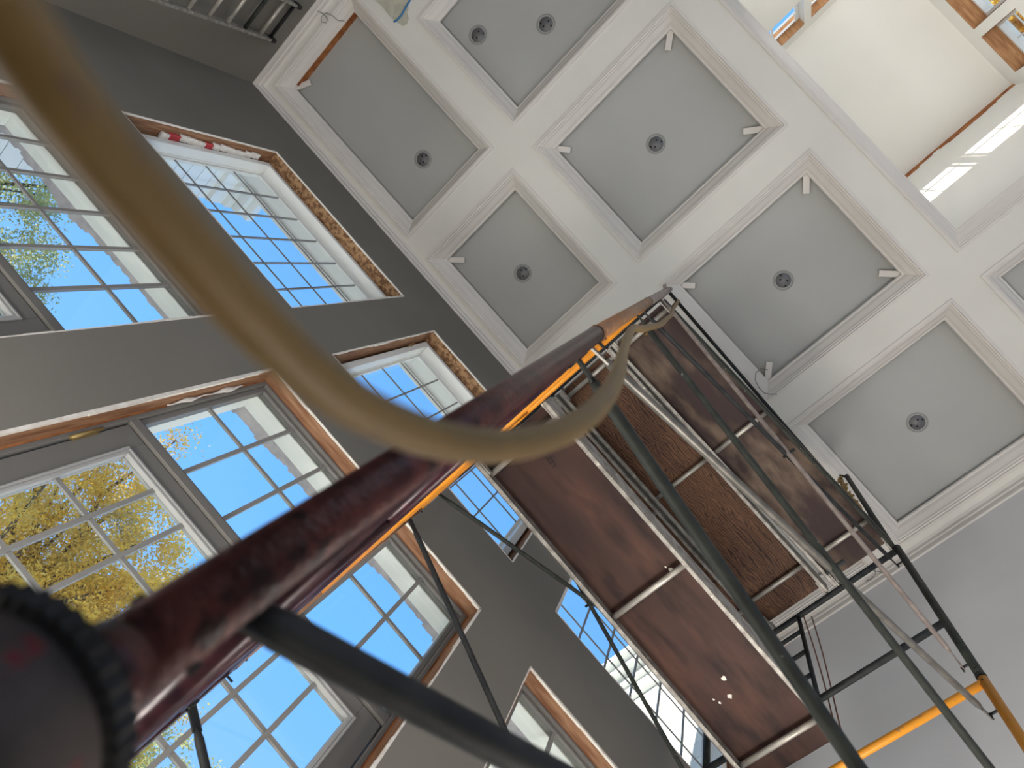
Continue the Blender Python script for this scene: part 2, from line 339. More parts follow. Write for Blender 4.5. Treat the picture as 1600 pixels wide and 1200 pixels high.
for (px, py, lab, ang) in [(661, 249, 'recessed can light in the long coffer by the left corner', 10), (747, 55, 'left one of the two recessed can lights sharing the top coffer', 40),
                           (853, 38, 'right one of the two recessed can lights sharing the top coffer', 70), (1025, 225, 'recessed can light in the coffer above the scaffold post tip', 30),
                           (817, 427, 'recessed can light in the small coffer near the mid upper window', 0), (1224, 438, 'recessed can light in the brightest coffer right of the scaffold top', 120),
                           (1433, 660, 'recessed can light in the coffer beside the right wall', 200)]:
    p = zpt(px, py, H + 0.185); can(p.x, p.y, lab, ang)

# loose thin wires curling out of the ceiling
def wire(lab, pts):
    o = MB().tube(pts, 0.0035, 6).build('loose_wire', WIRE); props(o, lab, 'wire', 'loose wires at the ceiling'); return o
def curl(px, py, pts):
    return [zpt(px + a, py + b, H - 0.06) for a, b in pts]
wire('thin loose wire curling beside the long corner coffer', curl(500, 20, [(-13, -14), (-6, -4), (6, 2), (12, 10), (9, 16), (2, 14), (2, 6), (10, 0), (20, 5), (28, 12), (38, 13)]))
wire('thin loose wire looping at the corner of the brightest coffer', curl(1190, 590, [(10, -12), (0, -14), (-9, -8), (-10, 4), (-4, 16), (4, 24), (14, 26), (24, 26)]))
wire('thin loose wire hanging by the right wall over the platform end', curl(1360, 890, [(-8, 18), (2, 14), (8, 6), (6, -4), (0, -8), (6, 2), (16, 4), (24, 6)]))

# ---------------------------------------------------------------- floor and side walls
props(MB().box(XL - 0.2, XR + 0.2, YB, YW + 0.3, FZ - 0.1, FZ).build('floor', FLOOR), 'dusty bare floor of the room', kind='structure')
props(MB().box(XL - 0.15, XL, YB, YE, FZ, H + 0.2).build('wall_left', WALL_SHADED), 'primed wall with the ladder against it', kind='structure')
props(MB().box(XR, XR + 0.15, YB, YE, FZ, H + 0.2).build('wall_right', WALL_LIT), 'bare primed wall behind the scaffold end', kind='structure')
# rear wall with wide glazed openings (daylight comes in through it)
m = MB(); m.box(XL, XR, YB - 0.1, YB, 5.2, 10.3); m.box(XL, -4.1, YB - 0.1, YB, FZ, 5.2); m.box(2.7, XR, YB - 0.1, YB, FZ, 5.2); m.box(-0.9, -0.5, YB - 0.1, YB, FZ, 5.2)
props(m.build('wall_rear', WALL_LIT), 'rear wall with tall openings', kind='structure')

# ---------------------------------------------------------------- window wall
UNX = [-3.39, -1.205, 0.98]; UW = 1.775
UP = (4.21, 6.02); LO = (FZ, 3.55)
oph = [(x, x + UW, UP[0], UP[1]) for x in UNX] + [(x, x + UW, LO[0] - 0.1, LO[1]) for x in UNX]
def wallcells(hs, z1, y0, y1, mb, xa=XL, xb=XR):
    xs = sorted(set([xa, xb] + [h[0] for h in hs] + [h[1] for h in hs])); zs = sorted(set([FZ, z1] + [max(h[2], FZ) for h in hs] + [h[3] for h in hs]))
    for i in range(len(xs) - 1):
        for j in range(len(zs) - 1):
            cx = (xs[i] + xs[i + 1]) / 2; cz = (zs[j] + zs[j + 1]) / 2
            if not any(h[0] < cx < h[1] and h[2] < cz < h[3] for h in hs): mb.box(xs[i], xs[i + 1], y0, y1, zs[j], zs[j + 1])
    return mb
core = [(h[0] - 0.045, h[1] + 0.045, h[2] - 0.045, h[3] + 0.045) for h in oph]
ww = props(wallcells(core, H + 0.2, YW + 0.014, YE, MB(), XL, XR).build('wall_window', STONE), 'tall exterior wall with two rows of windows', kind='structure')
# drywall skin: front sheet plus its raw cut edge
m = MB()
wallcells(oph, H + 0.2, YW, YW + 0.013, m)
dw = m.build('drywall_skin', WALL_SHADED, ww)
# raw gypsum edges around every opening, slightly ragged
for (a, b, c, d) in oph:
    m = MB()
    def rag(p, q, nrm, n):
        p = Vector(p); q = Vector(q); nrm = Vector(nrm); last = 0
        for k in range(n):
            s0 = k / n; s1 = (k + 1) / n; last = max(0.0, min(0.012, last + random.uniform(-0.005, 0.005)))
            c0 = p.lerp(q, (s0 + s1) / 2) + nrm * (last * 0.5 - 0.001); m.obox(c0 + Vector((0, 0.0065, 0)), (q - p) * 0.5 / n, nrm * (0.003 + last * 0.5), (0, 0.0072, 0))
    rag((a, YW, max(c, FZ)), (a, YW, d), (1, 0, 0), 26); rag((b, YW, max(c, FZ)), (b, YW, d), (-1, 0, 0), 26)
    rag((a, YW, d), (b, YW, d), (0, 0, -1), 30)
    if c > 0: rag((a, YW, c), (b, YW, c), (0, 0, 1), 30)
    m.build('gypsum_edge', GYP, ww)

PANE = {}
def pane(parent, x0, x1, y, z0, z1, nm='pane'):
    k = (round(x1 - x0, 3), round(z1 - z0, 3))
    if k not in PANE: PANE[k] = MB().box(0, x1 - x0, -0.002, 0.002, 0, z1 - z0).mesh('pane', GLASS)
    return link(nm, PANE[k], parent, (x0, y, z0))
def grid(parent, xl, zl, y, mw=0.019, mt=0.012, m_=None):
    for i in range(len(xl) - 1):
        for j in range(len(zl) - 1): pane(parent, xl[i], xl[i + 1], y, zl[j], zl[j + 1])
    for x in xl[1:-1]: MB().box(x - mw / 2, x + mw / 2, y - mt / 2 - 0.003, y + mt / 2 + 0.003, zl[0], zl[-1]).build('muntin', m_ or MUNT, parent)
    for z in zl[1:-1]: MB().box(xl[0], xl[-1], y - mt / 2, y + mt / 2, z - mw / 2, z + mw / 2).build('muntin', m_ or MUNT, parent)
def ring(mb, a, b, c, d, t, y0, y1, bottom=True):
    mb.box(a, a + t, y0, y1, c, d); mb.box(b - t, b, y0, y1, c, d); mb.box(a + t, b - t, y0, y1, d - t, d)
    if bottom: mb.box(a + t, b - t, y0, y1, c, c + t)
    return mb
def lin(a, b, n): return [a + (b - a) * k / n for k in range(n + 1)]

upl = ['upper left grid window in a rough wood and strand board opening', 'upper middle grid window beside the leaning posts', 'upper right grid window partly behind the lower platform']
for i, x0 in enumerate(UNX):
    x1 = x0 + UW; (z0, z1) = UP
    W = empty('window_%d' % (i + 1), (x0, YW, z0), upl[i], None, None, 'structure')
    yb = YE
    MB().box(x0 - 0.04, x0 + 0.004, YW + 0.014, yb, z0 - 0.04, z1 + 0.004).build('rough_jamb', PINE, W)
    MB().box(x1 - 0.004, x1 + 0.04, YW + 0.014, yb, z0 - 0.04, z1 + 0.004).build('rough_jamb', PINE, W)
    MB().box(x0 + 0.004, x1 - 0.004, YW + 0.014, yb, z1 - 0.004, z1 + 0.04).build('rough_header', OSB, W)
    MB().box(x0 + 0.004, x1 - 0.004, YW + 0.014, yb, z0 - 0.04, z0 + 0.004).build('rough_sill', PINEH, W)
    f = MB(); ring(f, x0 + 0.022, x1 - 0.022, z0 + 0.03, z1 - 0.022, 0.052, YW + 0.118, YW + 0.245)
    bevel(f.build('window_frame', PVC, W), 0.004)
    s = MB(); ring(s, x0 + 0.060, x1 - 0.060, z0 + 0.07, z1 - 0.062, 0.018, YW + 0.205, YW + 0.25); bevel(s.build('frame_stop', PVC, W), 0.002)
    gx0, gx1, gz1 = x0 + 0.092, x1 - 0.092, 5.89
    s = MB(); ring(s, x0 + 0.066, x1 - 0.066, z0 + 0.08, z1 - 0.07, 0.026, YW + 0.226, YW + 0.255); s.box(gx0, gx1, YW + 0.226, YW + 0.255, z0 + 0.1, 4.465); s.box(gx0, gx1, YW + 0.226, YW + 0.255, gz1, z1 - 0.09)
    bevel(s.build('sash', PVC, W), 0.002)
    grid(W, lin(gx0, gx1, 6), [4.465, 4.82, 5.175, 5.53, 5.89], YW + 0.238, 0.012, 0.008)
    # sealant in the shim gap
    g = MB(); ring(g, x0 + 0.004, x1 - 0.004, z0 + 0.004, z1 - 0.004, 0.02, YW + 0.19, YW + 0.21); g.build('gap_sealant', FOAM, W)
    if i == 0:
        pk = MB(); zq = 4.62
        while zq < 5.75:
            hgt = random.uniform(0.05, 0.12); pk.m = 0 if random.random() < 0.65 else 1
            if zq > 5.45: pk.m = 0
            wv = 0.006 * math.sin(zq * 14)
            pk.obox((x0 + 0.017 + wv * 0.4, YW + 0.092 + wv, zq + hgt / 2), (0.008, 0, 0), (0.001, 0.026, 0), (0.002, 0.004, hgt / 2)); zq += hgt
        props(pk.build('packing_strip', [CLOTH, REDP], W), 'crumpled red and white packing strip stuffed in the gap')
    if i == 1:
        cp = [Vector((x0 + 0.03, YW + 0.10 + 0.022 * math.cos(a), 5.62 + 0.05 * math.sin(a))) for a in [k * 0.5 for k in range(13)]]
        props(MB().tube(cp, 0.004, 6).build('twine_loop', ROPE, W), 'small loop of twine on the jamb')

dol = ['left pair of glazed doors under a grid transom, mostly beyond the hose', 'middle pair of glazed doors under a grid transom, yellow tree behind', 'right pair of glazed doors under a grid transom, below the platform']
for i, x0 in enumerate(UNX):
    x1 = x0 + UW; z1 = LO[1]; z0 = FZ
    D = empty('door_%d' % (i + 1), (x0, YW, z0), dol[i], None, None, 'structure')
    MB().box(x0 - 0.04, x0 + 0.012, YW + 0.014, YE, z0, z1 + 0.004).build('rough_jamb', PINE, D)
    MB().box(x1 - 0.012, x1 + 0.04, YW + 0.014, YE, z0, z1 + 0.004).build('rough_jamb', PINE, D)
    MB().box(x0 + 0.012, x1 - 0.012, YW + 0.014, YE, z1 - 0.010, z1 + 0.04).build('rough_header', PINEH_SHADED, D)
    g = MB(); ring(g, x0 + 0.01, x1 - 0.01, z0, z1 - 0.008, 0.02, YW + 0.088, YW + 0.11, False); g.build('gap_sealant', FOAM, D)
    f = MB(); ring(f, x0 + 0.020, x1 - 0.020, z0, z1 - 0.018, 0.022, YW + 0.085, YW + 0.20, False); f.box(x0 + 0.042, x1 - 0.042, YW + 0.085, YW + 0.20, 2.515, 2.565)
    bevel(f.build('door_frame', DOOR_SHADED, D), 0.003)
    s = MB(); ring(s, x0 + 0.040, x1 - 0.040, 2.565, z1 - 0.038, 0.030, YW + 0.105, YW + 0.15); bevel(s.build('transom_sash', PVC if False else DOOR_SHADED, D), 0.004)
    gx = lin(x0 + 0.068, x1 - 0.068, 6)
    grid(D, gx, [2.595, 3.035, 3.482], YW + 0.125, 0.021)
    xm = (x0 + x1) / 2
    for (a, b, gl, gr) in ((x0 + 0.05, xm - 0.003, 0.13, 0.136), (xm + 0.003, x1 - 0.05, 0.136, 0.13)):
        dr = MB(); gx0 = a + gl - 0.0; gx1 = b - gr; zt = 2.395; zb = 0.12
        dr.box(a, gx0 - 0.02, YW + 0.10, YW + 0.145, z0 + 0.01, 2.51); dr.box(gx1 + 0.02, b, YW + 0.10, YW + 0.145, z0 + 0.01, 2.51)
        dr.box(gx0 - 0.02, gx1 + 0.02, YW + 0.10, YW + 0.145, zt + 0.02, 2.51); dr.box(gx0 - 0.02, gx1 + 0.02, YW + 0.10, YW + 0.145, z0 + 0.01, zb - 0.02)
        leaf = bevel(dr.build('door_leaf', DOOR_SHADED, D), 0.002)
        st = MB(); ring(st, gx0 - 0.028, gx1 + 0.028, zb - 0.028, zt + 0.028, 0.012, YW + 0.091, YW + 0.105); ring(st, gx0 - 0.016, gx1 + 0.016, zb - 0.016, zt + 0.016, 0.016, YW + 0.095, YW + 0.14)
        bevel(st.build('glazing_bead', BEAD, leaf), 0.002)
        grid(leaf, lin(gx0, gx1, 3), [zb] + lin(2.395 - 0.328 * 6, 2.395, 6), YW + 0.122, 0.020)
    hg = MB().box(x0 + 0.040, x0 + 0.056, YW + 0.078, YW + 0.10, 2.22, 2.34); hg.tube([(x0 + 0.049, YW + 0.080, 2.20), (x0 + 0.049, YW + 0.080, 2.36)], 0.008, 8)
    props(hg.build('hinge', BRASS, D), 'brass hinge')
    # exterior white return boards and ragged stone veneer beyond them
    ex = MB(); zh = z1 - 0.075; e0, e1 = x0 + 0.02, x1 - 0.02
    ex.box(e0 - 0.1, e1 + 0.1, YW + 0.155, YW + 0.262, zh, zh + 0.12); ex.box(e0 - 0.06, e0 + 0.03, YW + 0.155, YW + 0.262, z0, zh); ex.box(e1 - 0.03, e1 + 0.06, YW + 0.155, YW + 0.262, z0, zh)
    bevel(ex.build('exterior_casing', EXTW, D), 0.003)
    st = MB(); k = e0 - 0.1; dep = 0.055
    while k < e1 + 0.1:
        wd = random.uniform(0.02, 0.06); dep = max(0.03, min(0.085, dep + random.uniform(-0.016, 0.016)))
        st.box(k, k + wd, YW + 0.263, YW + 0.263 + dep, zh + 0.004, zh + 0.2); k += wd
    st.build('stone_lintel', STONE, D)
    st = MB(); k = 1.2
    while k < zh + 0.1:
        wd = random.uniform(0.03, 0.08); dep = random.uniform(0.03, 0.06)
        st.box(e0 - 0.14, e0 + 0.0, YW + 0.263, YW + 0.263 + dep, k, k + wd); st.box(e1 - 0.0, e1 + 0.14, YW + 0.263, YW + 0.263 + dep, k, k + wd); k += wd
    st.build('stone_jamb', STONE, D)
    if i == 1:
        pts = [(x0 + 0.02, YW + 0.075 + 0.006 * math.sin(k * 1.7), 2.75 + 0.04 * k) for k in range(15)]
        c1 = MB().tube(pts, [0.003, 0.004, 0.006, 0.012, 0.013, 0.006, 0.004, 0.004, 0.004, 0.006, 0.013, 0.016, 0.012, 0.006, 0.003], 7)
        props(c1.build('stuffed_rag', CLOTH, D), 'thin white rag stuffed in the jamb gap')

# ---------------------------------------------------------------- upper vault over the opening
VZ = 10.0; vx0, vx1, vy = -1.39, 0.73, -3.755; bz = H + 0.135
bx0, bx1 = OPX0 + 0.13, 1.168; vyn = OPY1 - 0.12
VC = empty('vault', (0, -2.7, bz), 'bright upper vault seen through the large ceiling opening', None, None, 'structure')
MB().box(vx0 - 0.02, vx1 + 0.02, vy - 0.02, vyn + 0.02, VZ, VZ + 0.08).build('vault_ceiling', VAULT, VC)
def slope_pt(side, z, y, off=0.0):
    if side == 'R': t = (VZ - z) / (VZ - bz); return Vector((vx1 + (bx1 - vx1) * t + off, y, z))
    t = (VZ - z) / (VZ - bz); return Vector((vx0 + (bx0 - vx0) * t - off, y, z))
def slope(side, hs, name):
    m = MB(); ys = sorted(set([vy, vyn] + [h[0] for h in hs] + [h[1] for h in hs])); zs = sorted(set([bz, VZ] + [h[2] for h in hs] + [h[3] for h in hs]))
    for i in range(len(ys) - 1):
        for j in range(len(zs) - 1):
            cy = (ys[i] + ys[i + 1]) / 2; cz = (zs[j] + zs[j + 1]) / 2
            if any(h[0] < cy < h[1] and h[2] < cz < h[3] for h in hs): continue
            q = [slope_pt(side, z, y, o) for o in (0, 0.12) for (z, y) in ((zs[j], ys[i]), (zs[j], ys[i + 1]), (zs[j + 1], ys[i + 1]), (zs[j + 1], ys[i]))]
            m.add(q, [(0, 1, 2, 3), (7, 6, 5, 4), (0, 4, 5, 1), (1, 5, 6, 2), (2, 6, 7, 3), (3, 7, 4, 0)])
    return m.build(name, VAULT, VC)
slope('R', [], 'vault_side')
LH = [(-2.62, -1.86, 9.15, 9.80), (-3.52, -2.72, 9.15, 9.80)]
slope('L', LH, 'vault_side')
MB().box(bx0, bx1, vyn, vyn + 0.1, bz, VZ + 0.05).build('vault_near_wall', VAULT, VC)
# far wall with two small windows
FH = [(-0.62, -0.04, 8.75, 9.68), (0.077, 0.617, 8.75, 9.68)]
m = MB(); xs_ = sorted(set([bx0 - 0.2, bx1 + 0.2] + [h[0] for h in FH] + [h[1] for h in FH])); zs_ = sorted(set([bz, VZ + 0.05] + [h[2] for h in FH] + [h[3] for h in FH]))
for i in range(len(xs_) - 1):
    for j in range(len(zs_) - 1):
        cx = (xs_[i] + xs_[i + 1]) / 2; cz = (zs_[j] + zs_[j + 1]) / 2
        if not any(h[0] < cx < h[1] and h[2] < cz < h[3] for h in FH): m.box(xs_[i], xs_[i + 1], vy - 0.28, vy, zs_[j], zs_[j + 1])
m.build('vault_far_wall', VAULT, VC)
for k, (a, b, c, d) in enumerate(FH):
    W = empty('window_%d' % (4 + k), ((a + b) / 2, vy, c), ['small high window at the top right, nearer the top edge', 'small high window at the right edge of the picture'][k], None, None, 'structure')
    MB().box(a - 0.001, b + 0.001, vy - 0.18, vy + 0.001, d - 0.012, d + 0.02).build('rough_header', PINEH, W)
    MB().box(a - 0.02, a + 0.006, vy - 0.24, vy - 0.01, c, d).build('rough_jamb', PINE, W); MB().box(b - 0.006, b + 0.02, vy - 0.24, vy - 0.01, c, d).build('rough_jamb', PINE, W)
    f = MB(); ring(f, a + 0.008, b - 0.008, c, d - 0.014, 0.035, vy - 0.26, vy - 0.16); bevel(f.build('window_frame', PVC, W), 0.004)
    grid(W, lin(a + 0.04, b - 0.04, 2), lin(c + 0.03, d - 0.05, 3), vy - 0.22, 0.016, m_=PVC)
for k, (y0, y1, z0, z1) in enumerate(LH):
    W = empty('window_%d' % (6 + k), slope_pt('L', z0, (y0 + y1) / 2), ['sunlit wood framed opening at the top edge beside the vault', 'second sunlit opening of the vault, cut by the top edge'][k], None, None, 'structure')
    q = [slope_pt('L', z, y, o) for z in (z1 - 0.015, z1 + 0.01) for (y, o) in ((y0, 0.0), (y1, 0.0), (y1, 0.16), (y0, 0.16))]
    MB().add(q, [(0, 1, 2, 3), (7, 6, 5, 4), (0, 4, 5, 1), (1, 5, 6, 2), (2, 6, 7, 3), (3, 7, 4, 0)]).build('rough_header', PINEH, W)
    f = MB()
    for y in (y0 + 0.03, (y0 + y1) / 2, y1 - 0.03): f.obox((slope_pt('L', z0, y, 0.10) + slope_pt('L', z1, y, 0.10)) / 2, (slope_pt('L', z1, y) - slope_pt('L', z0, y)) / 2, (0, 0.022 if y != (y0 + y1) / 2 else 0.012, 0), (0.012, 0, 0))
    for z in (z0 + 0.03, (z0 + z1) / 2 + 0.1, z1 - 0.04): f.obox(slope_pt('L', z, (y0 + y1) / 2, 0.10), (0, (y1 - y0) / 2, 0), (0, 0, 0.02), (0.012, 0, 0))
    f.build('window_frame', PVC, W)
# ragged unfinished gap showing wood along the right ceiling line
st = MB(); y = vy; dep = 0.03
while y < vyn:
    wd = random.uniform(0.08, 0.22); dep = max(0.0, min(0.10, dep + random.uniform(-0.045, 0.045)))
    if dep > 0.006:
        p = slope_pt('R', VZ - 0.002, y); q = slope_pt('R', VZ - dep * 1.6, y)
        st.obox(((p + q) / 2) + Vector((-0.004, wd / 2, 0)), (0, wd / 2, 0), (q - p) / 2, (0.005, 0, 0))
    y += wd
props(st.build('bare_wood_gap', FOAM, VC), 'ragged strip of bare wood along the ceiling line')

# ---------------------------------------------------------------- scaffold
R0 = 0.0212
FBASE = [0.23, 1.775, 3.32]
XN, XF = -0.05, 2.105
XNZ = [-0.043, -0.063, -0.069, -0.072]; XNB = [-0.05, -0.065, -0.07]
YA, YZ = {0: 0.312, 1: 0.335}, {0: 1.845, 1: 1.865}
def frame(end, lev, mp, mr, lab, rungmid=None):
    x = XNZ[lev] if end == 0 else XF; xt = XNZ[lev + 1] if end == 0 else XF; ya, yz = YA[end], YZ[end]; b = FBASE[lev]; t = b + 1.545 if lev < 2 else b + 1.52
    T = empty('scaffold_section', (x, ya, b), lab, 'scaffold frame', 'stacked scaffold sections')
    for y in (ya, yz):
        p = MB(); p.tube([(x, y, b), (xt, y, t - 0.012), ], R0, 28); p.tube([(x, y, b - 0.001), (x, y, b + 0.02)], R0 + 0.0018, 28)
        P = p.build('post', mp, T)
        MB().tube([(xt, y, t - 0.012), (xt, y, t - 0.004)], R0 + 0.0006, 24).build('joint_ring', BLK, P)
        for zz in (b + 0.05, t - 0.045):
            MB().tube([(x - R0 - 0.003, y, zz), (x + R0 + 0.003, y, zz)], 0.004, 8).build('pin_hole', BLK, P)
        for zz in (b + 0.13, b + 1.32):                 # brace lock studs
            s = 1 if y == ya else -1
            st_ = MB(); st_.tube([(x, y, zz), (x, y + s * 0.055, zz)], 0.006, 8); st_.obox((x, y + s * 0.05, zz - 0.012), (0.004, 0, 0), (0, 0.003, 0), (0, 0, 0.02))
            st_.build('brace_lock', STEELD, P)
    def fx(z): return x + (xt - x) * (z - b) / (t - b)
    def rg(y0, y1, z, r, nm): MB().tube([(fx(z), y0, z), (fx(z), y1, z)], r, 18).build(nm, mr, T)
    ym = ya + 0.765
    rg(ya, yz, t - 0.035, 0.019, 'top_rung'); rg(ya, yz, b + 0.52, 0.019, 'rung')
    MB().tube([(fx(b + 0.52), ym, b + 0.52), (xt, ym, t - 0.04)], 0.0135, 12).build('ladder_upright', mr, T)
    for h_ in (0.78, 1.04, 1.29): rg(ym, yz, b + h_, 0.0135, 'rung')
    return T
frame(0, 0, RED, DRED, 'dark red scaffold frame filling the near lower left')
frame(0, 1, TAN, ORNG, 'faded orange scaffold frame standing on the dark red one')
frame(0, 2, GREYT, STEELD, 'grey topmost scaffold frame near the hose end')
frame(1, 0, YELW, YELW, 'lowest far scaffold frame, beyond the lower right corner')
frame(1, 1, YELW, YELW, 'yellow scaffold frame at the lower right edge')
frame(1, 2, STEEL, STEELD, 'dark grey scaffold frame standing on the yellow one')

def brace_tube(p, q, r, mat_, parent, fl=0.07):
    p = Vector(p); q = Vector(q); d = (q - p).normalized(); L_ = (q - p).length
    m = MB(); m.tube([p + d * fl, p + d * (fl + 0.035), q - d * 0.11, q - d * 0.075], [r * 0.6, r, r, r * 0.6], 18)
    side = Vector((0, 0, 1)) - d * d.z; side.normalize()
    for (e0, sg) in ((p, 1), (q, -1)): m.obox(e0 + d * sg * 0.035, d * 0.048, side * 0.014, d.cross(side) * 0.003)
    return m.build('brace_tube', mat_, parent)
def cross_brace(y, lev, r, m1, m2, lab, dz=(0, 0)):
    b = FBASE[lev]; z0, z1 = b + 0.13, b + 1.32
    T = empty('cross_brace', ((XN + XF) / 2, y, b), lab, 'brace', 'cross braces of the scaffold')
    s = 1 if y < 1 else -1
    brace_tube((XNB[lev], y, z1 + dz[0]), (XF, y + 0.022, z0 + dz[1]), r, m1, T)
    brace_tube((XNB[lev], y + s * 0.012, z0), (XF, y + 0.022 + s * 0.012, z1), r, m2, T, 0.012 if (lev == 0 and y < 1) else 0.07)
    zc = (z0 + z1) / 2; xc = (XN + XF) / 2
    MB().tube([(xc, y - 0.03, zc), (xc, y + 0.045, zc)], 0.008, 10).build('pivot_bolt', STEELD, T)
    return T
cross_brace(0.338, 0, 0.0138, STEEL, STEELD, 'dark cross brace nearest the camera, running to the bottom edge')
cross_brace(0.358, 1, 0.0132, STEEL, GALV, 'cross brace between the orange posts, one tube shiny')
cross_brace(0.358, 2, 0.0120, GREYT, STEELD, 'cross brace right under the upper platform')
cross_brace(1.815, 0, 0.0130, STEELD, STEELD, 'lowest brace pair on the window side')
cross_brace(1.815, 1, 0.0130, STEELD, STEELD, 'near black brace pair crossing in front of the middle transom')
cross_brace(1.815, 2, 0.0125, STEEL, STEEL, 'dark brace pair crossing over the upper right window')

def plank(name, xa, xb, ya, yb, z, ply, lab, skew=0.0, hooks=True, outer=None, members=(0.085, 0.5, 0.915)):
    T = empty(name, (xa, ya, z), lab, 'scaffold plank', 'scaffold planks')
    def Y(y, x): return y + skew * (x - xa) / (xb - xa)
    def bar(x0, x1, y0, y1, z0, z1, nm, mt):
        m = MB(); m.add([(x0, Y(y0, x0), z0), (x1, Y(y0, x1), z0), (x1, Y(y1, x1), z0), (x0, Y(y1, x0), z0), (x0, Y(y0, x0), z1), (x1, Y(y0, x1), z1), (x1, Y(y1, x1), z1), (x0, Y(y1, x0), z1)],
                    [(0, 3, 2, 1), (4, 5, 6, 7), (0, 1, 5, 4), (1, 2, 6, 5), (2, 3, 7, 6), (3, 0, 4, 7)]); return m.build(nm, mt, T)
    bar(xa + 0.01, xb - 0.01, ya + 0.004, yb - 0.004, z + 0.092, z + 0.105, 'plywood_panel', ply)
    for (a, b, inw) in ((ya, ya + 0.004, 1), (yb - 0.004, yb, -1)):
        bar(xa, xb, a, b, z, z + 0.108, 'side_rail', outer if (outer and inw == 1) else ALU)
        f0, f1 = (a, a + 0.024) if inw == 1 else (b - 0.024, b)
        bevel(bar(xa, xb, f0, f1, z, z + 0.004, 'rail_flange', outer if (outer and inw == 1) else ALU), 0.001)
    for k in members:
        x = xa + (xb - xa) * k
        MB().tube([(x, Y(ya + 0.004, x), z + 0.060), (x, Y(yb - 0.004, x), z + 0.060)], 0.0155, 14).build('cross_member', ALUB, T)
    if hooks:
        for x, sg in ((xa, -1), (xb, 1)):
            for y in (ya + 0.03, yb - 0.03):
                h = MB(); h.obox((x + sg * 0.012, Y(y, x), z + 0.045), (0.030, 0, 0), (0, 0.012, 0), (0, 0, 0.008)); h.obox((x + sg * 0.042, Y(y, x), z + 0.026), (0.004, 0, 0), (0, 0.012, 0), (0, 0, 0.024))
                h.obox((x - sg * 0.04, Y(y, x), z + 0.018), (0.05, 0, 0), (0, 0.004, 0), (0, 0, 0.016))
                h.build('hook', ALU, T)
    return T
p1 = plank('scaffold_plank', -0.045, 2.07, 0.975, 1.475, 3.315, PLY1, 'lower platform plank with red brown plywood in aluminium rails', 0.02, members=(0.045, 0.485, 0.93))
plank('scaffold_plank', -0.045, 2.075, 0.835, 1.315, 4.805, PLY2, 'upper platform plank with bold swirling wood grain', 0.0, members=(0.03, 0.465, 0.905))
plank('scaffold_plank', -0.045, 2.075, 0.365, 0.825, 4.805, PLY3, 'upper platform plank with weathered mottled grey brown plywood', -0.03, outer=STEEL, members=(0.03, 0.465, 0.905))  # outer rail takes dark tube paint to stand in for shade
for (px_, py_, r_) in ((1131, 1060, 0.016), (1140, 1088, 0.014), (1125, 1098, 0.008), (1048, 890, 0.012), (1040, 886, 0.007), (1052, 898, 0.006), (1115, 1093, 0.006)):
    q = zpt(px_, py_, 3.406); m = MB(); m.add([(q.x + r_ * random.uniform(.6, 1.2) * math.cos(a), q.y + r_ * random.uniform(.5, 1) * math.sin(a), 3.406) for a in [k * 0.7 for k in range(9)]], [tuple(range(9))])
    props(m.build('paint_spot', GYP, p1), 'dried white paint spot')
plank('scaffold_plank', -0.045, 2.075, 1.335, 1.815, 4.805, PLY2, 'uppermost plank nearest the window wall, mostly hidden by the lower platform', 0.0)
# stencilled mark on the lower plank
tx = bpy.data.curves.new('stencil_mark', 'FONT'); tx.body = 'LEEY'; tx.size = 0.038; tx.extrude = 0.0004; tx.materials.append(INK)
_t = bpy.data.objects.new('tmp', tx); _m = bpy.data.meshes.new_from_object(_t); _m.name = 'stencil_mark'; bpy.data.objects.remove(_t)
to = bpy.data.objects.new('stencil_mark', _m); COL.objects.link(to); to.parent = p1; q = zpt(850, 713, 3.405)
to.location = Vector((q.x, q.y, 3.4055)) - Vector((-0.045, 0.975, 3.315)); to.rotation_euler = (math.pi, 0, math.radians(6))

# guard parts above the upper platform
T = empty('guard_post', (XF, 0.352, 4.86), 'dark guard post rising above the far upper platform corner', 'post')
MB().tube([(XF, 0.357, 4.84), (XF, 0.360, 6.52)], 0.0195, 20).build('post', STEEL, T)
MB().tube([(XF, 0.358, 5.52), (XF - 0.02, 0.44, 5.50)], 0.012, 10).build('stub_rung', STEELD, T)
MB().tube([(XF, 0.360, 6.49), (XF - 0.05, 0.40, 6.50)], 0.010, 10).build('top_latch', STEELD, T)
props(MB().tube([(-0.085, 0.322, 5.0), (XF, 0.377, 5.0)], 0.0115, 12).build('guard_rail', STEELD), 'near black thin rail along the outer edge of the upper platform', 'rail')
T = empty('post_stub', (-0.072, 0.312, 4.85), 'grey post stub at the very tip of the near post', 'post')
MB().tube([(-0.072, 0.312, 4.835), (-0.072, 0.312, 5.12)], 0.017, 18).build('stub', GREYT, T)
MB().tube([(-0.072, 0.312, 4.66), (-0.112, 0.290, 4.66)], 0.012, 10).build('latch', GREYT, T)
rp_ = MB()
for k in range(14):
    z = 5.75 + k * 0.055; a = random.uniform(0, 6.28); c = Vector((XF - 0.03, 0.42, z)); dlt = Vector((math.cos(a), math.sin(a), random.uniform(-1, 1))) * 0.035
    rp_.tube([c - dlt, c + Vector((0.01, 0.01, 0.02)), c + dlt], 0.009, 6)
rp_.tube([(XF - 0.02, 0.40, 5.7), (XF - 0.04, 0.43, 6.1), (XF - 0.02, 0.41, 6.5)], 0.018, 8)
props(rp_.build('rope_bundle', ROPE), 'frayed yellow brown rope bundle tied beside the guard post', 'rope')
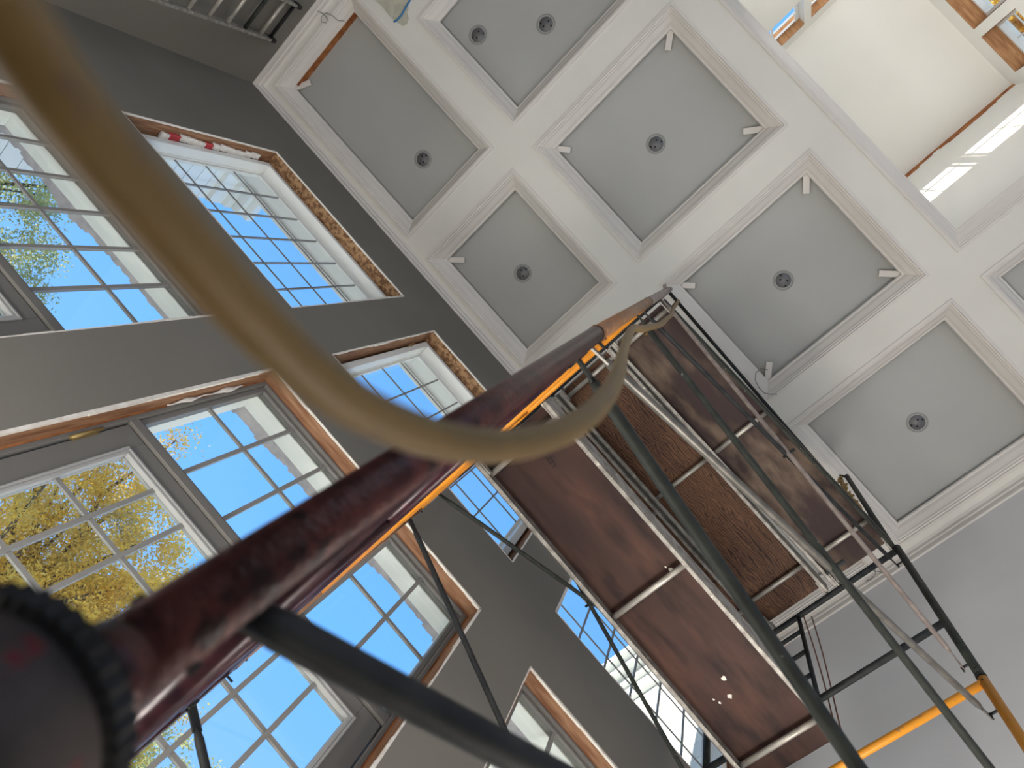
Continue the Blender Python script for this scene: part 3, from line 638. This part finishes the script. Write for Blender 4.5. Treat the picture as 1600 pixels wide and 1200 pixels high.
for k, (dx, dy) in enumerate(((0.0, 0.0), (0.03, -0.028))):
    pts = [(2.11 + dx + 0.03 * math.sin(t * 3.1 + k), 1.068 + dy - 0.01 * t, 4.83 - 1.4 * t) for t in [i / 14 for i in range(15)]]
    props(MB().tube(pts, 0.0042, 8).build('hanging_cord', CORD), ['thin red brown cord hanging nearer the ladder upright', 'thin red brown cord hanging slightly right of its twin'][k], 'cord', 'cords hanging below the upper platform')

# ---------------------------------------------------------------- caster under the near post
def caster(x, y, lab):
    T = empty('caster', (x, y, FZ), lab, 'caster wheel', 'scaffold casters')
    n = 76; m = MB(); vs = []
    for (z, rr) in ((0.200, 0.046), (0.203, 0.0505), (0.213, 0.0505), (0.216, 0.046)):
        for k in range(n):
            r = rr + (0.0016 if k % 2 == 0 else -0.0008) * (1 if rr > 0.048 else 0); a = 2 * math.pi * k / n; vs.append((x + r * math.cos(a), y + r * math.sin(a), z))
    fs = [(i * n + k, i * n + (k + 1) % n, (i + 1) * n + (k + 1) % n, (i + 1) * n + k) for i in range(3) for k in range(n)] + [tuple(reversed(range(n))), tuple(range(3 * n, 4 * n))]
    m.add(vs, fs); m.build('knurled_nut', RUB, T)
    MB().lathe((x, y, 0), [(0.0, 0.140), (0.030, 0.142), (0.041, 0.150), (0.0475, 0.166), (0.0485, 0.186), (0.046, 0.201)], 40).build('swivel_housing', RUST, T)
    MB().tube([(x, y, 0.20), (x, y, 0.24)], 0.0175, 20).build('stem', STEELD, T)
    f = MB(); f.obox((x - 0.02, y - 0.032, 0.07), (0.022, 0, 0), (0, 0.003, 0), (0, 0, 0.075)); f.obox((x - 0.02, y + 0.032, 0.07), (0.022, 0, 0), (0, 0.003, 0), (0, 0, 0.075)); f.build('fork', STEELD, T)
    wv = MB(); vs = []; n = 40; prof = [(0.02, -0.026), (0.075, -0.026), (0.092, -0.022), (0.10, -0.012), (0.10, 0.012), (0.092, 0.022), (0.075, 0.026), (0.02, 0.026)]
    for (r, h) in prof:
        for k in range(n): a = 2 * math.pi * k / n; vs.append((x - 0.02 + r * math.cos(a), y + h, FZ + 0.10 + r * math.sin(a)))
    wv.add(vs, [(i * n + k, i * n + (k + 1) % n, (i + 1) * n + (k + 1) % n, (i + 1) * n + k) for i in range(len(prof) - 1) for k in range(n)], True); wv.build('wheel', RUB, T)
caster(-0.051, 0.313, 'big dark caster with knurled black ring in the lower left corner')

# ---------------------------------------------------------------- air hose
hp = [(0.05, 0.62, 4.885), (0.035, 0.45, 4.93), (0.03, 0.372, 5.03), (0.0245, 0.318, 5.02), (0.034, 0.335, 4.7), (0.0438, 0.342, 4.35), (0.052, 0.330, 4.0), (0.0449, 0.3138, 3.476), (0.036, 0.2937, 2.8513), (0.0142, 0.2737, 2.3835), (0.0021, 0.2638, 2.1232), (-0.0138, 0.253, 1.9155),
      (-0.007, 0.2166, 1.5071), (0.0072, 0.1793, 1.0995), (0.0185, 0.1366, 0.7145), (0.0208, 0.1206, 0.5306), (0.0173, 0.116, 0.4162), (0.009, 0.1191, 0.3569), (-0.0028, 0.1216, 0.3081), (-0.0175, 0.1213, 0.2684),
      (-0.0323, 0.1178, 0.236), (-0.0498, 0.1107, 0.2035), (-0.0715, 0.0989, 0.1743), (-0.0892, 0.088, 0.1535), (-0.103, 0.0795, 0.1385), (-0.1141, 0.0726, 0.1274), (-0.1246, 0.0669, 0.1212), (-0.1361, 0.0606, 0.115),
      (-0.149, 0.0533, 0.1102), (-0.19, 0.03, 0.09), (-0.26, -0.02, 0.02), (-0.34, -0.10, -0.08), (-0.44, -0.22, FZ + 0.008), (-0.8, -0.6, FZ + 0.008)]
P_ = [Vector(p) for p in hp]; sm = []
for i in range(len(P_) - 1):
    p0 = P_[max(i - 1, 0)]; p1_ = P_[i]; p2_ = P_[i + 1]; p3 = P_[min(i + 2, len(P_) - 1)]
    for k in range(8):
        t = k / 8; sm.append(0.5 * ((2 * p1_) + (p2_ - p0) * t + (2 * p0 - 5 * p1_ + 4 * p2_ - p3) * t * t + (-p0 + 3 * p1_ - 3 * p2_ + p3) * t ** 3))
sm.append(P_[-1])
for _ in range(2): sm = [sm[0]] + [(sm[i - 1] + sm[i] * 2 + sm[i + 1]) / 4 for i in range(1, len(sm) - 1)] + [sm[-1]]
ho = MB().tube(sm, [0.0115 if 2.2 < p.z < 5.2 else (0.008 + 0.0035 * max(0, (p.z - 1.2)) if p.z > 1.2 else 0.008) for p in sm], 24).build('air_hose', HOSE)
props(ho, 'tan rubber air hose looping from the platform past the lens', 'hose')

# ---------------------------------------------------------------- ladder against the left wall
LD = empty('extension_ladder', (-3.2, 1.4, FZ), 'grimy aluminium extension ladder leaning high against the left wall', 'ladder')
top = Vector((-4.50, 0, 6.63)); foot = Vector((-3.2, 0, FZ)); dl = (top - foot).normalized(); nl = Vector((dl.z, 0, -dl.x))
for y in (1.60, 1.19):
    r_ = bevel(MB().obox(((top + foot) / 2) + Vector((0, y, 0)), dl * (top - foot).length / 2, (0, 0.014, 0), nl * 0.032).build('rail', ALU, LD), 0.004)
    cp = MB().obox(top + Vector((0, y, 0)), dl * 0.05, (0, 0.02, 0), nl * 0.038); cp.obox(top + Vector((-0.01, y, 0)) - dl * 0.06, dl * 0.03, (0, 0.017, 0), nl * 0.034)
    bevel(cp.build('end_cap', RUB, r_), 0.01)
k = 0.25
while k < (top - foot).length - 0.1:
    c = foot + dl * k; MB().tube([c + Vector((0, 1.19, 0)), c + Vector((0, 1.60, 0))], 0.018, 12).build('rung', ALUB if (int(k * 10) % 7) else STEEL, LD); k += 0.305
MB().tube([top + Vector((0.0, 1.21, -0.03)), top + Vector((0.0, 1.58, -0.03))], 0.016, 10).build('top_bumper', RUB, LD)

# ---------------------------------------------------------------- outside
REFLECTOR = mat('pale stone patio', (0.62, 0.59, 0.53), 0.85, color2=(0.72, 0.69, 0.63), nscale=3)  # pale slab added outside to bounce sun and sky up into the room
props(MB().box(-9, 9, YE, 16, -0.7, -0.3).build('reflector', REFLECTOR), 'added pale sunlit patio outside the doors', kind='structure')
props(MB().box(-60, 60, YE, 70, -0.8, -0.7).build('lawn', GRASS), 'lawn outside the windows', kind='structure')
EV = empty('eave', (0, YE, 6.3), 'white roof overhang outside above the upper windows', None, None, 'structure')
MB().box(XL - 0.6, XR + 0.6, YE, YE + 0.27, 6.30, 6.33).build('soffit_board', EXTW, EV); MB().box(XL - 0.6, XR + 0.6, YE + 0.25, YE + 0.30, 6.28, 6.52).build('fascia_board', EXTW, EV)
for sgn, nm, lab in ((1, 'right_wing', 'white trimmed house wing seen through the right windows'), (-1, 'left_wing', 'white trimmed house wing seen through the upper left window')):
    WG = empty('house_wing', (3.9 * sgn, 4, 0), lab, 'building', 'wings of the house outside')
    xe = 2.76 if sgn == 1 else -4.32; xw_ = xe + sgn * 0.24; y1 = 7.2 if sgn == 1 else 3.7; y0 = YE + 0.31; zz = 7.72 if sgn == 1 else 7.86
    def bx(a, b, *r, mt=EXTW, nm='part'):
        return MB().box(min(a, b), max(a, b), *r).build(nm, mt, WG)
    bx(xe, xe + sgn * 0.05, y0, y1, zz, zz + 0.22, nm='fascia_board')
    bx(xe + sgn * 0.05, xw_, y0, y1, zz + 0.02, zz + 0.05, nm='soffit_board')
    bx(xe - sgn * 0.09, xe, y0, y1, zz + 0.10, zz + 0.22, nm='gutter')
    bx(xw_ - sgn * 0.12, xw_, y0, y1, zz - 0.10, zz + 0.02, nm='cornice_moulding'); bx(xw_ - sgn * 0.06, xw_, y0, y1, zz - 0.34, zz - 0.10, nm='frieze_board')
    for k in range(40):
        z = -0.6 + 0.21 * k
        if z > zz - 0.36: break
        bx(xw_ + sgn * (0.0), xw_ + sgn * 0.03, y0, y1, z, min(z + 0.20, zz - 0.34), nm='siding_board')
    bx(xw_ + sgn * 0.03, xw_ + sgn * 0.6, y0, y1, -0.7, zz + 0.1, mt=STONE, nm='wall')
    if sgn == 1:
        for (ya_, yb_, za_, zb_) in ((3.35, 4.25, 4.2, 6.2), (5.0, 6.0, 4.2, 6.2), (3.35, 4.25, 0.6, 2.9)):
            f = MB(); f.box(xw_ - 0.05, xw_, ya_, yb_, za_, za_ + 0.09); f.box(xw_ - 0.05, xw_, ya_, yb_, zb_ - 0.12, zb_); f.box(xw_ - 0.05, xw_, ya_, ya_ + 0.1, za_, zb_); f.box(xw_ - 0.05, xw_, yb_ - 0.1, yb_, za_, zb_)
            w_ = f.build('window', EXTW, WG); MB().box(xw_ - 0.02, xw_ - 0.012, ya_ + 0.1, yb_ - 0.1, za_ + 0.09, zb_ - 0.12).build('pane', GLASS, w_)

def tree(base, cz, rad, zr, nleaf, size, mat_, lab, seed, lean=(0, 0)):
    rnd = random.Random(seed); bx_, by_ = base
    T = empty('tree', (bx_, by_, -0.7), lab, 'tree', 'trees outside the windows')
    tr = MB(); tr.tube([(bx_ + 0.3, by_ + 0.2, -0.7), (bx_ + 0.1, by_, cz * 0.4), (bx_, by_, cz), (bx_ + 0.2, by_, cz + zr * 0.7)], [0.28, 0.2, 0.12, 0.03], 10); tr.build('trunk', BARK, T)
    br = MB(); tips = []
    for k in range(60):
        a = rnd.uniform(0, 6.283); z0 = cz - zr * 0.8 + rnd.random() * zr * 1.3; e_ = rnd.uniform(0.5, 1.0) * rad; zt = z0 + rnd.uniform(0.1, 0.5) * zr
        p = Vector((bx_, by_, z0)); q_ = Vector((bx_ + e_ * math.cos(a), by_ + e_ * math.sin(a), zt)); mid = (p + q_) / 2 + Vector((rnd.uniform(-.3, .3), rnd.uniform(-.3, .3), -0.2))
        br.tube([p, mid, q_], [0.06, 0.035, 0.012], 5); tips += [q_, mid, (mid + q_) / 2, (p + mid) / 2]
    br.build('branches', BARK, T)
    cl = []
    for k in range(260):
        while True:
            v = Vector((rnd.uniform(-1, 1), rnd.uniform(-1, 1), rnd.uniform(-1, 1)))
            if v.length < 1: break
        cl.append((Vector((bx_ + v.x * rad, by_ + v.y * rad, cz + v.z * zr)), rnd.uniform(0.5, 1.0) * rad * 0.11))
    cl += [(t_, rad * 0.09) for t_ in tips]
    vs = []; fs = []
    for k in range(nleaf):
        c, r = cl[rnd.randrange(len(cl))]; v = Vector((rnd.gauss(0, .55), rnd.gauss(0, .55), rnd.gauss(0, .55))) * r + c
        a = Vector((rnd.uniform(-1, 1), rnd.uniform(-1, 1), rnd.uniform(-1, 1))).normalized(); b = a.cross(Vector((rnd.uniform(-1, 1), rnd.uniform(-1, 1), 0.3))).normalized()
        s_ = size * rnd.uniform(0.6, 1.3); i0 = len(vs)
        vs += [v - a * s_, v - b * s_ * 0.45, v + a * s_, v + b * s_ * 0.45]; fs.append((i0, i0 + 1, i0 + 2, i0 + 3))
    me = bpy.data.meshes.new('foliage'); me.from_pydata([tuple(v) for v in vs], [], fs); me.materials.append(mat_)
    f = link('foliage', me, T); f['kind'] = 'stuff'
tree((-10.7, 9.0), 9.0, 3.4, 3.6, 130000, 0.035, LEAFG, 'green and yellow tree outside the left doors', 3)
tree((-3.5, 11.0), 8.2, 3.3, 2.2, 170000, 0.032, LEAFY, 'bright yellow autumn tree outside the middle doors', 5)
tree((0.0, 16.6), 10.2, 2.4, 3.0, 50000, 0.045, LEAFG, 'smaller pale tree low behind the right middle door', 8)
tree((0.9, -9.2), 21.2, 1.9, 2.0, 12000, 0.11, LEAFY, 'tall yellow tree behind the small high windows', 11)
